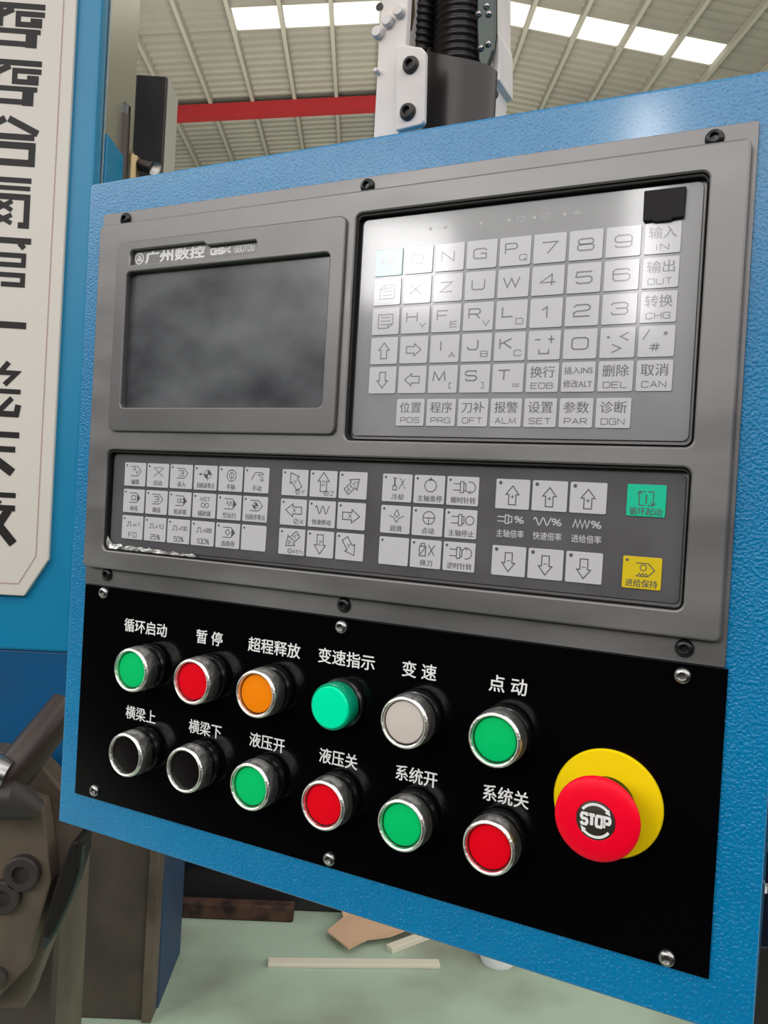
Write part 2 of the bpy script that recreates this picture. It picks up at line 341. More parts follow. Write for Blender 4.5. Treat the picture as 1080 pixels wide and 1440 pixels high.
def thing(name, label, cat, loc=(0,0,0), rz=0.0, group=None):
    o = bpy.data.objects.new(name, None); C.objects.link(o); o.location = loc; o.rotation_euler = (0, 0, rz); o.empty_display_size = .05
    return props(o, label, cat, group)
def shell(name, mb, m, **k): return props(mb.build(name, m, **k), kind='structure')
def dup(src, loc, label=None):
    r = src.copy(); C.objects.link(r); r.location = loc
    for ch in src.children:
        c = ch.copy(); C.objects.link(c); c.parent = r
    if label: r['label'] = label
    return r
MM = 0.001

# ================================================================== the hall
g = MB(); g.add([(-26,-.4,0),(26,-.4,0),(26,62,0),(-26,62,0)], [(0,1,2,3)])
shell('floor', g, K['floor'])
RX, RH, RS, SP = 2.05, 12.5, 0.122, 1.096       # ridge x, ridge height, slope, purlin spacing
SKY0, SKY1 = 18.0, 18.86
def roof_z(x): return RH - RS*abs(x-RX)
def sheet(name, side):
    g = MB(); xe = RX + side*20; y = 6.0; row = []
    prof = [(0, 0), (.17, 0), (.20, -.055), (.27, -.055), (.30, 0)]
    k = 0
    while y < 58:
        for dy, dz in prof[:-1]:
            row.append((y+dy, dz))
        y += .30
    lo, hi = (0, 0)
    x1 = RX + side*(5.98 if side > 0 else 5.48)
    def strip(rows, xa, xb):
        v = []
        for yy, dz in rows: v += [(xa, yy, roof_z(xa)+.06+dz), (xb, yy, roof_z(xb)+.06+dz)]
        g.add(v, [(2*i, 2*i+1, 2*i+3, 2*i+2) for i in range(len(rows)-1)])
    ra = [r for r in row if r[0] <= SKY0]; rb = [r for r in row if SKY0-.2 < r[0] < SKY1+.2]; rc = [r for r in row if r[0] >= SKY1]
    ra.append((SKY0, 0)); rc.insert(0, (SKY1, 0)); rb = [(SKY0, 0)] + [r for r in rb if SKY0 < r[0] < SKY1] + [(SKY1, 0)]
    strip(ra, RX, xe); strip(rc, RX, xe); strip(rb, RX + side*SP*(5 if side < 0 else 5), xe)
    return shell(name, g, K['roof'])
sheet('ceiling', -1); sheet('ceiling', 1)
n = 0
for side in (-1, 1):
    for k in range(0, 14):
        if k == 0 and side == 1: continue
        x = RX + side*k*SP; n += 1
        g = MB(); g.box(x-.045, x+.045, 6, 58, roof_z(x)-.16, roof_z(x)-.0)
        shell('trim_%d' % n, g, K['purlin'])
wn = 0
for side in (-1, 1):
    for k in range(5):
        xa, xb = RX+side*(k*SP+.045), RX+side*((k+1)*SP-.045); wn += 1
        g = MB(); z0, z1 = roof_z(xa)+.03, roof_z(xb)+.03
        g.add([(xa,SKY0,z0),(xb,SKY0,z1),(xb,SKY1,z1),(xa,SKY1,z0),(xa,SKY0,z0+.03),(xb,SKY0,z1+.03),(xb,SKY1,z1+.03),(xa,SKY1,z0+.03)],
              [(0,1,2,3),(7,6,5,4),(0,4,5,1),(1,5,6,2),(2,6,7,3),(3,7,4,0)])
        shell('window_%d' % wn, g, K['sky'])
for Y in (21.8, 30.0, 40.0):
    for side in ((-1,) if Y < 25 else (-1, 1)):
        n += 1; g = MB(); xe = RX+side*18; t, b = .16, .50
        g.add([(RX,Y,RH-t),(xe,Y,roof_z(xe)-t),(xe,Y,roof_z(xe)-b),(RX,Y,RH-b),(RX,Y+.28,RH-t),(xe,Y+.28,roof_z(xe)-t),(xe,Y+.28,roof_z(xe)-b),(RX,Y+.28,RH-b)],
              [(0,1,2,3),(7,6,5,4),(0,4,5,1),(1,5,6,2),(2,6,7,3),(3,7,4,0)])
        shell('trim_%d' % n, g, K['redb'])
g = MB(); g.box(-26, 26, 58, 58.3, 0, 12.6); shell('wall_far', g, K['wall'])

# ================================================================== machine behind the pendant, left
YC = 1.15
col_x = wp(137, 130, YC).x
# the blue column: its right hand side carries a polished way
machine = thing('machine_column', 'tall blue machine column behind the pendant, carrying the cream nameplate', 'machine column', (col_x-.3, YC, 0))
def rel(o, base):                                # keep world coordinates under an Empty at base
    o.parent = base; o.matrix_parent_inverse = base.matrix_basis.inverted(); return o
g = MB(); g.box(col_x-.62, col_x, YC, YC+.03, wp(30, 915, YC).z, 3.2); rel(g.build('front_panel', K['blue2'], bevel=.004), machine)
zt = wp(30, 915, YC).z
zm = wp(60, 1110, YC).z
g = MB(); g.box(col_x-.62, col_x-.001, YC+.004, YC+.03, zm, zt); rel(g.build('lower_panel', K['navy'], bevel=.003), machine)  # lower stretch of the column front, in a darker blue
g = MB(); g.box(col_x-.62, col_x-.002, YC+.006, YC+.03, 0, zm); rel(g.build('foot_casting', K['taupe'], bevel=.003), machine)
g = MB(); g.box(col_x-.62, col_x-.008, YC+.03, YC+.168, zt, 3.2); rel(g.build('body', K['blue2']), machine)
g = MB(); g.box(col_x-.62, col_x-.008, YC+.03, YC+.168, 0, zt); rel(g.build('foot', K['brown']), machine)
g = MB(); g.box(col_x-.008, col_x+.002, YC+.034, YC+.168, zt, 3.2); props(rel(g.build('guideway', K['steel']), machine), 'polished pale steel side way')

zc_ = wp(150, 214, YC+.1).z
g = MB(); g.box(col_x+.002, col_x+.006, YC+.034, YC+.15, zt, zc_); rel(g.build('side_cover', K['blue2'], bevel=.001), machine)
# nameplate with the maker's vertical lettering
def sg(u, v): p = wp(u, v, YC-.008); return (p.x, p.z)
sign = thing('nameplate', 'tall cream nameplate with heavy black vertical characters on the blue column', 'sign', (sg(0,400)[0], YC-.008, sg(0,400)[1]))
pr = [sg(110.5, -40), sg(108.5, 0), sg(66, 762), sg(64, 787), sg(30, 838)]
dxs = .36
z_top, z_bot = pr[0][1], pr[-1][1]
outline = [(pr[0][0], z_top+.15), (pr[2][0], pr[2][1]), (pr[3][0], pr[3][1]), pr[4], (pr[4][0]-.10, z_bot), (pr[3][0]-.18, pr[3][1]), (pr[3][0]-.18, z_top+.15)]
xr = sum(p[0] for p in pr[:3])/3
zc = pr[3][1]; cham = pr[3][0]-pr[4][0]
outline = [(xr, z_top+.2), (xr, zc), (xr-cham, z_bot), (xr-.185+cham, z_bot), (xr-.185, zc), (xr-.185, z_top+.2)]
g = MB(); g.prism(outline, YC-.008, YC); rel(g.build('plate', K['cream'], bevel=.0012), sign)
i_ = .0165
g = MB(); g.line([(xr-i_, z_top+.2), (xr-i_, zc+.004), (xr-cham-i_*.5, z_bot+i_), (xr-.185+cham+i_*.5, z_bot+i_), (xr-.185+i_, zc+.004), (xr-.185+i_, z_top+.2)], .0016, YC-.0083)
rel(g.build('border_line', K['signl']), sign)
H = 10.0
CH = {   # thick slab strokes in a 115 x 70 cell, y downwards
 '齊': [(7.5,2,4,112,4),(11,57,6,57,36),(8,40,9,57,20),(8,74,9,57,20),(7,112,15.5,80,15.5,80,31.5,109,31.5),(6,109,25,95,25),(7,4,15.5,36,15.5,30,33,16,33),(6,16,15,14,24,4,35),
        (6.5,4,42,108,42),(7,18,61,92,61),(15,97,42,97,66),(15,17,42,17,66)],
 '哈': [(8,4,14,28,14,28,58,4,58,4,14),(9,72,3,44,22),(9,76,3,112,22),(8,42,28,108,28),(9,44,40,106,40,106,64,44,64,44,40)],
 '爾': [(7,4,4,108,4),(6,8,15,107,15),(8,12,27,104,27,104,66,94,66),(8,12,27,12,68),(6,24,33,46,46),(6,46,33,24,46),(6,24,52,46,64),(6,46,52,24,64),(6,66,33,86,46),(6,86,33,66,46),(6,66,52,86,64),(6,86,52,66,64),(7,56,27,56,66)],
 '第': [(8,18,5,50,5),(7,18,4,6,14),(8,68,5,112,5),(7,74,4,62,14),(7,40,8,46,15),(7,98,8,104,15),(6.5,10,25,104,25,104,38,12,38,12,52,104,52,104,65,78,65),(7,57,22,57,69),(7,46,54,8,68)],
 '一': [(9,2,10,112,10)],
 '機': [(7,2,22,34,22),(8,18,2,18,70),(7,18,30,4,52),(7,22,32,34,46),(6,54,2,44,14,58,14,46,28),(7,94,2,84,15,104,15,90,30),(8,66,2,84,66,106,66,108,54),(6.5,40,38,110,38),(7,52,42,44,68),(6.5,52,52,72,62),(7,100,46,82,66)],
 '床': [(9,57,0,57,8),(8,14,10,112,10),(9,16,10,14,46,4,68),(8,28,30,108,30),(10,66,16,66,70),(10,62,34,32,62),(12,70,34,106,62)],
 '廠': [(8,57,0,57,6),(7,10,8,112,8),(9,14,8,12,44,2,68),(6,42,12,46,22),(6,62,12,58,22),(6,52,12,52,26),(7,30,26,72,26,72,66),(7,30,26,30,68),(6,42,37,60,37,60,56,42,56,42,37),(9,92,14,80,36),(8,88,24,112,24),(11,104,26,80,68),(12,86,38,112,68)],
}
rows = [('齊',5,70),('齊',85,152),('哈',165,235),('爾',250,321),('第',334,406),('一',449,467),('機',508,588),('床',602,674),('廠',688,768)]
kpx = YC/FPX
for chn, v0, v1 in rows:
    cx = xr - .1025 - (v0+v1-70)*.5*.0000105; zc0 = sg(30, (v0+v1)/2)[1]; hh = (v1-v0)*kpx*.97; g = MB()
    hgt = 20 if chn == '一' else 70
    for i, st in enumerate(CH[chn]):
        pts = [(cx + (st[j]-57)*.00112, zc0 + (hgt/2 - st[j+1])*hh/hgt) for j in range(1, len(st), 2)]
        g.line(pts, st[0]*kpx*1.02, YC-.0084-.00002*i)
    o = g.build('lettering', K['signk']); rel(o, sign)

# steel block, rod, fitting above the pendant, left
Y = 1.62
a = wp(191, 104, Y); b = wp(235, 108, Y)
blk = thing('steel_block', 'dark brown upright steel block rising behind the pendant left of the red rafter', 'steel block', (a.x, Y, .9))
g = MB(); g.box(a.x, b.x, Y, Y+.085, .9, a.z); rel(g.build('body', K['dsteel'], bevel=.003), blk)
g = MB(); g.box(col_x-.1, a.x+.02, YC+.15, Y+.04, .92, .96); rel(g.build('bracket', K['dsteel'], bevel=.002), blk)
g = MB(); g.box(b.x, b.x+.003, Y+.004, Y+.083, .9, a.z-.002); props(rel(g.build('lit_side_face', K['purlin'], bevel=.001), blk), 'side face painted pale as lit')  # side facing the light; its brightness is put into the pale colour
Y = 1.27
a = wp(174, 148, Y); b = wp(170, 300, Y)
rod = thing('locking_rod', 'brown upright rod with a black cap beside the polished column side', 'rod', (a.x, Y, b.z-.1))
g = MB(); g.tube([(a.x, Y, b.z-.1), (a.x, Y, a.z-.015)], .0112, 20); rel(g.build('shaft', K['rod'], smooth=True), rod)
g = MB(); g.tube([(a.x, Y, a.z-.02), (a.x, Y, a.z-.002), (a.x, Y, a.z)], [.0108, .0108, .0085], 20); rel(g.build('cap', K['blackp'], smooth=True), rod)
p = wp(160, 160, Y); q = wp(172, 124, Y)
g = MB(); g.tube([(a.x, Y-.004, p.z), (p.x, Y-.004, p.z)], .003, 10); rel(g.build('set_screw', K['blackm'], smooth=True), rod)
g = MB(); g.tube([(a.x+.004, Y, a.z-.004), (q.x, Y-.002, q.z)], .0014, 8); rel(g.build('wire', K['blackm'], smooth=True), rod)
Y = 1.30
p = wp(196, 232, Y)
ft = thing('brass_fitting', 'dull brass pipe fitting at the foot of the brown rod', 'fitting', (p.x, Y, p.z-.03))
g = MB(); g.tube([(p.x-.012, Y, p.z-.06), (p.x-.012, Y, p.z+.012), (p.x-.008, Y, p.z+.014)], [.012, .012, .008], 16); rel(g.build('body', K['brass'], smooth=True), ft)
q = wp(214, 238, Y)
g = MB(); g.tube([(p.x, Y, p.z), (q.x, Y, q.z)], [.009, .011], 16); rel(g.build('nut', K['rod'], smooth=True), ft)
g = MB(); g.lathe([(.006, Y-.004), (.011, Y-.006), (.0115, Y-.002), (.0115, Y+.004)], q.x+.004, q.z, 20); rel(g.build('ring', K['silver'], smooth=True), ft)

# machine base, gearbox plate, lever at the lower left
YB = 2.14
xb = wp(216, 1430, YB).x
base = thing('machine_pedestal', 'taupe and blue machine base standing on the green floor under the pendant', 'machine pedestal', (xb-.4, YB, 0))
zb = 1.05
g = MB(); g.box(xb-.9, xb-.022, YB, YB+.05, 0, zb); rel(g.build('front_casting', K['taupe'], bevel=.004), base)
g = MB(); g.box(xb-.030, xb-.004, YB-.012, YB+.05, 0, zb); props(rel(g.build('edge_strip', K['brown'], bevel=.003), base), 'narrow lighter edge strip')
g = MB(); g.box(xb-.9, xb, YB+.05, YB+.32, 0, zb); props(rel(g.build('side_cover', K['slate'], bevel=.004), base), 'dark blue side')
YP = 1.02
def pp(*uv): return [(lambda p: (p.x, p.z))(wp(u, v, YP)) for u, v in uv]
c0 = wp(40, 1250, YP)
gear = thing('gearbox_plate', 'oily brown bolted gearbox plate at the lower left edge', 'machine part', (c0.x, YP, c0.z-.15))
g = MB(); g.prism(pp((-120,1080),(5,1112),(58,1130),(64,1165),(72,1240),(38,1362),(-10,1412),(-120,1412)), YP, YP+.03); rel(g.build('plate', K['brown'], bevel=.003), gear)
g = MB(); g.prism(pp((-120,1060),(30,1072),(112,1165),(104,1200),(64,1322),(20,1440),(-120,1440)), YP+.03, YP+.07); rel(g.build('rear_flange', K['brown'], bevel=.003), gear)
for u, v, r in ((34,1225,.022),(8,1258,.021),(-2,1372,.012)):
    p = wp(u, v, YP)
    g = MB(); g.lathe([(r, YP), (r, YP-.010), (r*.9, YP-.012), (r*.5, YP-.012), (r*.45, YP-.005), (0, YP-.005)], p.x, p.z, 24)
    rel(g.build('bolt', K['dsteel'], smooth=True), gear)
Yq = 1.0
p0, p1, p2 = wp(88,1195,Yq), wp(100,1250,Yq), wp(64,1320,Yq)
hs = thing('black_guard', 'long black curved guard between the gearbox plate and the machine base', 'guard', tuple(p2))
g = MB(); g.prism([(lambda p: (p.x, p.z))(wp(u, v, Yq)) for u, v in ((112,1182),(100,1185),(84,1225),(72,1265),(62,1300),(60,1322),(70,1316),(84,1290),(98,1255),(110,1215))], Yq, Yq+.05); rel(g.build('body', K['cover'], bevel=.003), hs)
g = MB(); g.tube([wp(u, v, Yq+.01) for u, v in ((114,1188),(112,1222),(98,1262),(78,1306),(62,1330))], .0045, 10); rel(g.build('rim', K['dkplate'], smooth=True), hs)
Yl = .98
lev = thing('brown_lever', 'stout brown lever shaft slanting up behind the pendant lower left corner', 'lever', tuple(wp(10,1110,Yl)))
g = MB(); g.tube([wp(-40,1140,Yl), wp(20,1085,Yl), wp(95,990,Yl+.06)], [.026,.024,.021], 24); rel(g.build('shaft', K['rod'], smooth=True), lev)
g = MB(); g.tube([wp(-60,1075,Yl-.02), wp(-10,1082,Yl-.02), wp(12,1090,Yl-.02)], [.02,.02,.016], 20); rel(g.build('knob', K['silver'], smooth=True), lev)
g = MB(); g.tube([wp(-60,1125,Yl-.01), wp(20,1120,Yl-.01), wp(52,1140,Yl+.0)], [.03,.026,.012], 20); rel(g.build('hub', K['dsteel'], smooth=True), lev)

# ================================================================== floor behind the pendant
p = fl(245, 1298); q = fl(540, 1262)
Yd = fl(412, 1298).y + .075
bed = thing('dark_machine_bed', 'low black machine bed on the floor seen below the pendant', 'machine bed', (-.5, Yd, 0))
x1 = wp(545, 1290, Yd).x
g = MB(); g.box(-1.6, x1, Yd, Yd+1.2, .0, .42); rel(g.build('body', K['dark'], bevel=.01), bed)
g = MB(); g.box(-1.6, x1-.03, Yd-.012, Yd, .14, .20); rel(g.build('rail', K['navy2'], bevel=.004), bed)
p = fl(412, 1298); 
g = MB(); g.box(p.x-.55, p.x, p.y, p.y+.045, .0, .052)
o = g.build('rusty_bar', K['rust'], bevel=.006); props(o, 'thick rusty steel bar lying on the floor against the black machine bed', 'steel bar')
a = fl(376, 1361); b = fl(619, 1363)
d = (b-a); L = d.length; th = math.atan2(d.y, d.x)
o = MB().box(0, L, 0, .035, 0, .012).build('pale_strip', K['strip'], bevel=.002); o.location = (a.x, a.y, 0); o.rotation_euler = (0, 0, th)
props(o, 'long pale flat strip lying on the green floor in front of the cardboard', 'strip')
cpts = [(fl(u, v).x, fl(u, v).y) for u, v in ((459,1320),(490,1348),(503,1343),(516,1332),(548,1330),(600,1312),(640,1298),(520,1290),(478,1290),(482,1300))]
g = MB(); nC = len(cpts)
a_ = sum(cpts[i][0]*cpts[(i+1)%nC][1]-cpts[(i+1)%nC][0]*cpts[i][1] for i in range(nC))
if a_ < 0: cpts = cpts[::-1]
zz = lambda i: .026 + .012*((i*7) % 3)/2
g.add([(x, y, zz(i)) for i, (x, y) in enumerate(cpts)] + [(x, y, zz(i)-.005) for i, (x, y) in enumerate(cpts)],
      [tuple(range(nC)), tuple(range(2*nC-1, nC-1, -1))] + [(i, nC+i, nC+(i+1)%nC, (i+1)%nC) for i in range(nC)])
props(g.build('cardboard_sheet', K['card']), 'torn sheet of brown cardboard lying on the green floor', 'cardboard')
a = fl(551, 1342); b = fl(606, 1321)
d = b-a; o = MB().box(0, d.length, 0, .03, 0, .018).build('wooden_slat', K['strip'], bevel=.002); o.location = (a.x, a.y, 0); o.rotation_euler = (0, 0, math.atan2(d.y, d.x))
props(o, 'short pale slat half under the torn cardboard', 'slat')
p = fl(704, 1366)
g = MB(); g.lathe([(0, 0), (.05, 0), (.054, .008), (.056, .05), (.050, .056), (0, .058)], 0, 0, 32)
o = g.build('white_pot', K['cup'], smooth=True, xf=lambda v: Vector((v.x, v.z, v.y))); o.location = (p.x, p.y+.055, 0)
props(o, 'small round white pot on the floor below the pendant', 'pot')
# dark cabinet at the right edge
Yr = .62
a = wp(1079, 1129, Yr); b = wp(1067, 1336, Yr)
cab = thing('dark_cabinet', 'black cabinet just showing at the right edge beside the pendant', 'cabinet', (a.x+.1, Yr, b.z))
xa = (a.x+b.x)/2 - .012
g = MB(); g.box(xa, xa+.25, Yr, Yr+.25, b.z, a.z+.02); rel(g.build('body', K['navy2'], bevel=.003), cab)
g = MB(); p = wp(1077, 1249, Yr); g.text('r', p.x+.0042, p.z, .0098, Yr-.0006, bold=.0008); rel(g.build('lettering', K['white']), cab)
p = wp(1078, 1191, Yr); g = MB(); g.lathe([(.004, Yr), (.004, Yr-.003), (0, Yr-.004)], p.x+.002, p.z, 16); rel(g.build('screw', K['silver'], smooth=True), cab)  # a glint on the cabinet, shaped as a small bright head
g = MB(); g.box(xa+.09, xa+.2, Yr+.03, Yr+.2, b.z-.35, b.z); rel(g.build('stand', K['dark'], bevel=.003), cab)

# ================================================================== control pendant (millimetres, panel frame)
pend = thing('control_pendant', 'hanging blue control pendant with a black push button plate', 'control pendant', PANEL_ORIGIN, THETA)
def pb(name, g, m, parent=pend, **k): return g.build(name, m, parent, scale=MM, **k)
XL, XR, ZT, ZB = -16.2, 441.0, 24.4, -432.6
pb('housing', MB().box(XL, XR, 0, 130, ZB, ZT), K['blue'], bevel=.0016, seg=3)
PX0, PX1, PZ0, PZ1 = 0.2, 420.6, -408.2, -259.0
bplate = pb('button_plate', MB().box(PX0, PX1, -1.4, 0.2, PZ0, PZ1), K['plate'], bevel=.0003); props(bplate, 'gloss black plate')
YT = -1.46
for s_, x, z, wd in (('循环启动',57.7,-283.3,37.5),('暂 停',112.1,-283.3,21),('超程释放',162.2,-283.0,38.5),('变速指示',213.5,-282.9,38),('变 速',260.8,-283,21),('点 动',312.9,-283.2,21),
                     ('横梁上',57.5,-342.4,26.5),('横梁下',112.5,-342.4,26.3),('液压开',160.9,-342.3,26.1),('液压关',211.9,-342.4,25.8),('系统开',262.7,-342.4,25.6),('系统关',315.3,-342.6,25.4)):
    g = MB(); g.text(s_, x, z, 8.9, YT, wid=wd, bold=.16); g.build('lettering', K['white'], bplate, scale=MM)
def screw(x, z, y, r, m, parent):
    g = MB(); h = r*.55; n_ = 28
    g.lathe([(r, y), (r, y-h*.25), (r*.92, y-h*.62), (r*.72, y-h*.92), (r*.52, y-h), (r*.46, y-h*.92), (r*.44, y-h*.25), (0, y-h*.2)], x, z, n_)
    return g.build('screw', m, parent, scale=MM, smooth=True)
for x, z in ((18.5,-263.7),(209.3,-264.5),(400.4,-265.2),(19.4,-402.2),(209.9,-402.7),(401.3,-403.6)):
    screw(x, z, -1.4, 4.1, K['silver'], pend)
def button(x, z, cap, label, flush=0.0):
    b = bpy.data.objects.new('push_button', None); C.objects.link(b); b.parent = pend; b.location = (x*MM, -1.4*MM, z*MM); b['label'] = label; b.empty_display_size = .02
    g = MB(); g.lathe([(15.2,0),(15.2,-1.6),(14.4,-3.0),(12.9,-3.4),(12.5,-4.4),(12.5,-8),(0,-8)], 0, 0, 44); g.build('collar', K['blackp'], b, scale=MM, smooth=True)
    g = MB(); g.lathe([(12.4,-7.0),(14.5,-7.1),(14.9,-7.7),(14.5,-15.6),(14.3,-16.5),(13.8,-17.1),(13.1,-17.4),(12.5,-17.1),(12.2,-16.4),(11.95,-14.2),(11.9,-12.6)], 0, 0, 56)
    g.build('bezel', K['chrome'], b, scale=MM, smooth=True)
    r = 11.7; y = -15.4 - flush
    g = MB(); g.lathe([(r,-11.4),(r,y+.7),(r-.5,y+.1),(r-1.2,y),(0,y-.15)], 0, 0, 44); g.build('cap', cap, b, scale=MM, smooth=True)
    return b
R1, R2 = -308.9, -365.1
button(62.2, R1, K['green'], 'green push button, leftmost of the upper row')
button(112.9, R1, K['red'], 'red push button in the upper row')
button(161.9, R1, K['orange'], 'orange push button')
button(260.8, R1, K['whitec'], 'milky white push button', .9)
button(312.6, R1, K['green'], 'green push button at the right end of the upper row')
button(61.2, R2, K['black'], 'black push button, leftmost of the lower row')
button(110.9, R2, K['black'], 'black push button, second of the lower row')
button(161.2, R2, K['green'], 'green push button, third of the lower row')
button(212.5, R2, K['red'], 'red push button, fourth of the lower row')
button(262.5, R2, K['green'], 'green push button, fifth of the lower row')
button(312.9, R2, K['red'], 'red push button at the right end of the lower row')
lam = bpy.data.objects.new('pilot_lamp', None); C.objects.link(lam); lam.parent = pend; lam.location = (212.6*MM, -1.4*MM, R1*MM); lam['label'] = 'lit green pilot lamp without a metal bezel'
g = MB(); g.lathe([(14.8,0),(14.8,-1.6),(14.2,-2.6),(13.4,-3.2),(13.4,-5),(0,-5)], 0, 0, 44); g.build('collar', K['blackp'], lam, scale=MM, smooth=True)
g = MB(); g.lathe([(13.3,-4.5),(13.6,-5),(13.6,-12.6),(13.2,-13.4),(12.2,-13.7),(0,-13.7)], 0, 0, 48); g.build('lens_ring', K['lampr'], lam, scale=MM, smooth=True)
g = MB(); g.lathe([(12.1,-13.6),(12.0,-14.6),(11.4,-15.2),(0,-15.6)], 0, 0, 48); g.build('lens', K['lamp'], lam, scale=MM, smooth=True)
est = bpy.data.objects.new('emergency_stop', None); C.objects.link(est); est.parent = pend; est.location = (368.6*MM, -1.4*MM, -334.4*MM); est['label'] = 'red mushroom emergency stop on a yellow disc'
g = MB(); g.lathe([(27.2,0),(27.2,-1.6),(26.6,-2.4),(0,-2.4)], 0, 0, 72); g.build('backing_disc', K['stopy'], est, scale=MM, smooth=True)
g = MB(); g.lathe([(14,-2.2),(14,-6),(12.5,-8),(12.5,-15),(16,-18)], 0, 0, 48); g.build('neck', K['blackp'], est, scale=MM, smooth=True)
g = MB(); g.lathe([(13.5,-15),(16.2,-16.2),(18.2,-18.5),(19.8,-22.5),(20.3,-24.5),(20.2,-25.6),(19.6,-26.4),(18.2,-27.0),(14,-27.6),(9.6,-27.9),(9.3,-27.6),(0,-27.6)], 0, 0, 72); g.build('mushroom', K['stopr'], est, scale=MM, smooth=True)
g = MB(); g.lathe([(9.2,-27.4),(9.2,-27.8),(8.9,-28.0),(0,-28.0)], 0, 0, 48); ins = g.build('insert', K['stopb'], est, scale=MM, smooth=True)
g = MB(); y = -28.08
g.text('STOP', 0, 0, 6.4, y, wid=13.4, bold=.7)
def wedge_arc(g, r, a0, a1, wd, y, n=16):
    g.arc(0, 0, r, a0, a1, wd, y, n)
    t = math.radians(a1); dr = math.radians(-16 if a1 < a0 else 16)
    g.poly([((r-1.5)*math.cos(t), (r-1.5)*math.sin(t)), ((r+1.2)*math.cos(t), (r+1.2)*math.sin(t)), (r*math.cos(t+dr*1.3), r*math.sin(t+dr*1.3))], y-.02)
wedge_arc(g, 7.7, 146, 48, 1.3, y); wedge_arc(g, 7.7, -34, -132, 1.3, y)
g.build('lettering', K['white'], ins, scale=MM)

# ================================================================== numerical controller (screwed into the pendant)
cnc = thing('machine_controller', 'grey numerical controller with a dark screen and white membrane keys', 'machine controller', PANEL_ORIGIN, THETA)
def cb(name, g, m, parent=cnc, **k): return g.build(name, m, parent, scale=MM, **k)
plate('flange', [rrect(0.2, 419.2, -258.6, 0.4, 1.2)], -1.8, 0, K['grey'], cnc, .3)
YF = -7.0
BX0, BX1, BZ0, BZ1 = 2.6, 416.8, -246.2, -9.2
h1 = rrect(206.8, 399.2, -154.4, -22.6, 4); h2 = rrect(20.6, 399.2, -233.2, -164.2, 4); h3 = rrect(28, 196, -140, -40, 2)
hn = rrect(33, 140, -41, -28, 2)
plate('bezel', [rrect(BX0, BX1, BZ0, BZ1, 3), h1, h2, rrect(26, 198, -148, -27, 3)], -1.5, YF, K['grey'], cnc, 1.1)
for hl, ins_ in (((206.8, 399.2, -154.4, -22.6, 4), 1.0), ((20.6, 399.2, -233.2, -164.2, 4), .8)):
    x0, x1, z0, z1, r = hl
    plate('recess_ring', [rrect(x0+.6, x1-.6, z0+.6, z1-.6, r-.5), rrect(x0+.6+ins_, x1-.6-.5, z0+.6+.4, z1-.6-ins_*1.2, r-.8)], -1.4, YF+.9, K['recess_black'], cnc, .1)  # black ring inside each keypad opening, wider at top and left
cb('recess_floor', MB().box(18, 402, -1.7, -1.2, -236, -20), K['recess_black'])
# screen surround
sb = plate('screen_bezel', [rrect(22.2, 201.4, -151.6, -23.4, 4.5), rrect(32.2, 191.6, -135.6, -44.2, 3.2),
                            [(34.6,-39.6),(137.2,-39.6),(138.2,-38.6),(138.2,-33.2),(137.2,-32.2),(99.5,-32.2),(96.5,-29.8),(36,-29.8),(34.6,-31)]], -2.0, YF-2.4, K['greyd'], cnc, .9)
cb('nameplate', MB().box(33.5, 139.5, -6.3, -5.9, -40.5, -28.8), K['greyd']); npl = cnc.children[-1]
g = MB(); y = -6.36
g.arc(40, -34.9, 3.5, 0, 360, .8, y, 20); g.line([(37.8,-36.3),(40,-32.6),(42.2,-36.3)], .7, y, True); g.dot(40, -35.1, .8, y)
g.text('广州数控', 70.5, -34.7, 7.6, y, wid=50, bold=.45)
g.text('GSK', 108.6, -35.4, 4.7, y, wid=15.5, bold=.85)
g.text('980TDb', 127.0, -35.4, 4.2, y, wid=15.2, bold=.0)
g.build('lettering', K['white'], npl, scale=MM)
scr = cb('screen', MB().box(28, 196, -4.6, -3.4, -140, -42), K['screen']); props(scr, 'dark switched-off screen with smudges and painted reflection')
def memb(name, x0, x1, z0, z1):
    return plate(name, [rrect(x0, x1, z0, z1, 3)], -1.4, -3.0, K['memb'], cnc, .25)
upm = memb('key_membrane', 209.8, 396.6, -151.4, -25.6); lom = memb('key_membrane', 23.4, 396.8, -230.6, -167.0)
lom.data.materials[0] = mat('dark_grey_membrane', (0.085, 0.080, 0.088), 0.25, 0, 0.45, bump=(14, .12, .004), coat=.4, coat_r=.15, var=(22, (0.11, 0.105, 0.112), .4, .65))  # lower membrane: the grey without the painted glare
upm['label'] = 'upper membrane lightened by painted glare'; lom['label'] = 'dark grey lower membrane'
# indicator marks along the top of the upper membrane
g = MB(); y = -3.08
for x in (253, 262, 283, 299, 313, 329): g.dot(x, -34.6, .9, y)
g.text('/~', 258, -34.6, 2.0, y); g.text('VVV', 290, -34.2, 1.9, y); g.line([(303.5,-33.4),(307.5,-33.4),(307.5,-35.8),(303.5,-35.8)], .4, y, True)
g.line([(317,-33.3),(317,-36),(319,-36),(319,-33.3),(321,-33.3),(321,-36)], .4, y); g.line([(333,-34.6),(337,-34.6)], .5, y); g.line([(334.4,-33.5),(337.4,-34.6),(334.4,-35.7)], .4, y)
g.build('lettering', K['whitel'], upm, scale=MM)
KY = -3.55
def key(x0, z1, wd, h, m, draw=None, label=None, ink=None):
    o = plate('key', [rrect(x0, x0+wd, z1-h, z1, .7, 2)], -2.9, KY, m, cnc, .15)
    if label: o['label'] = label
    if draw:
        g = MB(); draw(g, x0+wd/2, z1-h/2, KY-.06)
        if g.f: g.build('legend', ink or K['ink'], o, scale=MM)
    return o
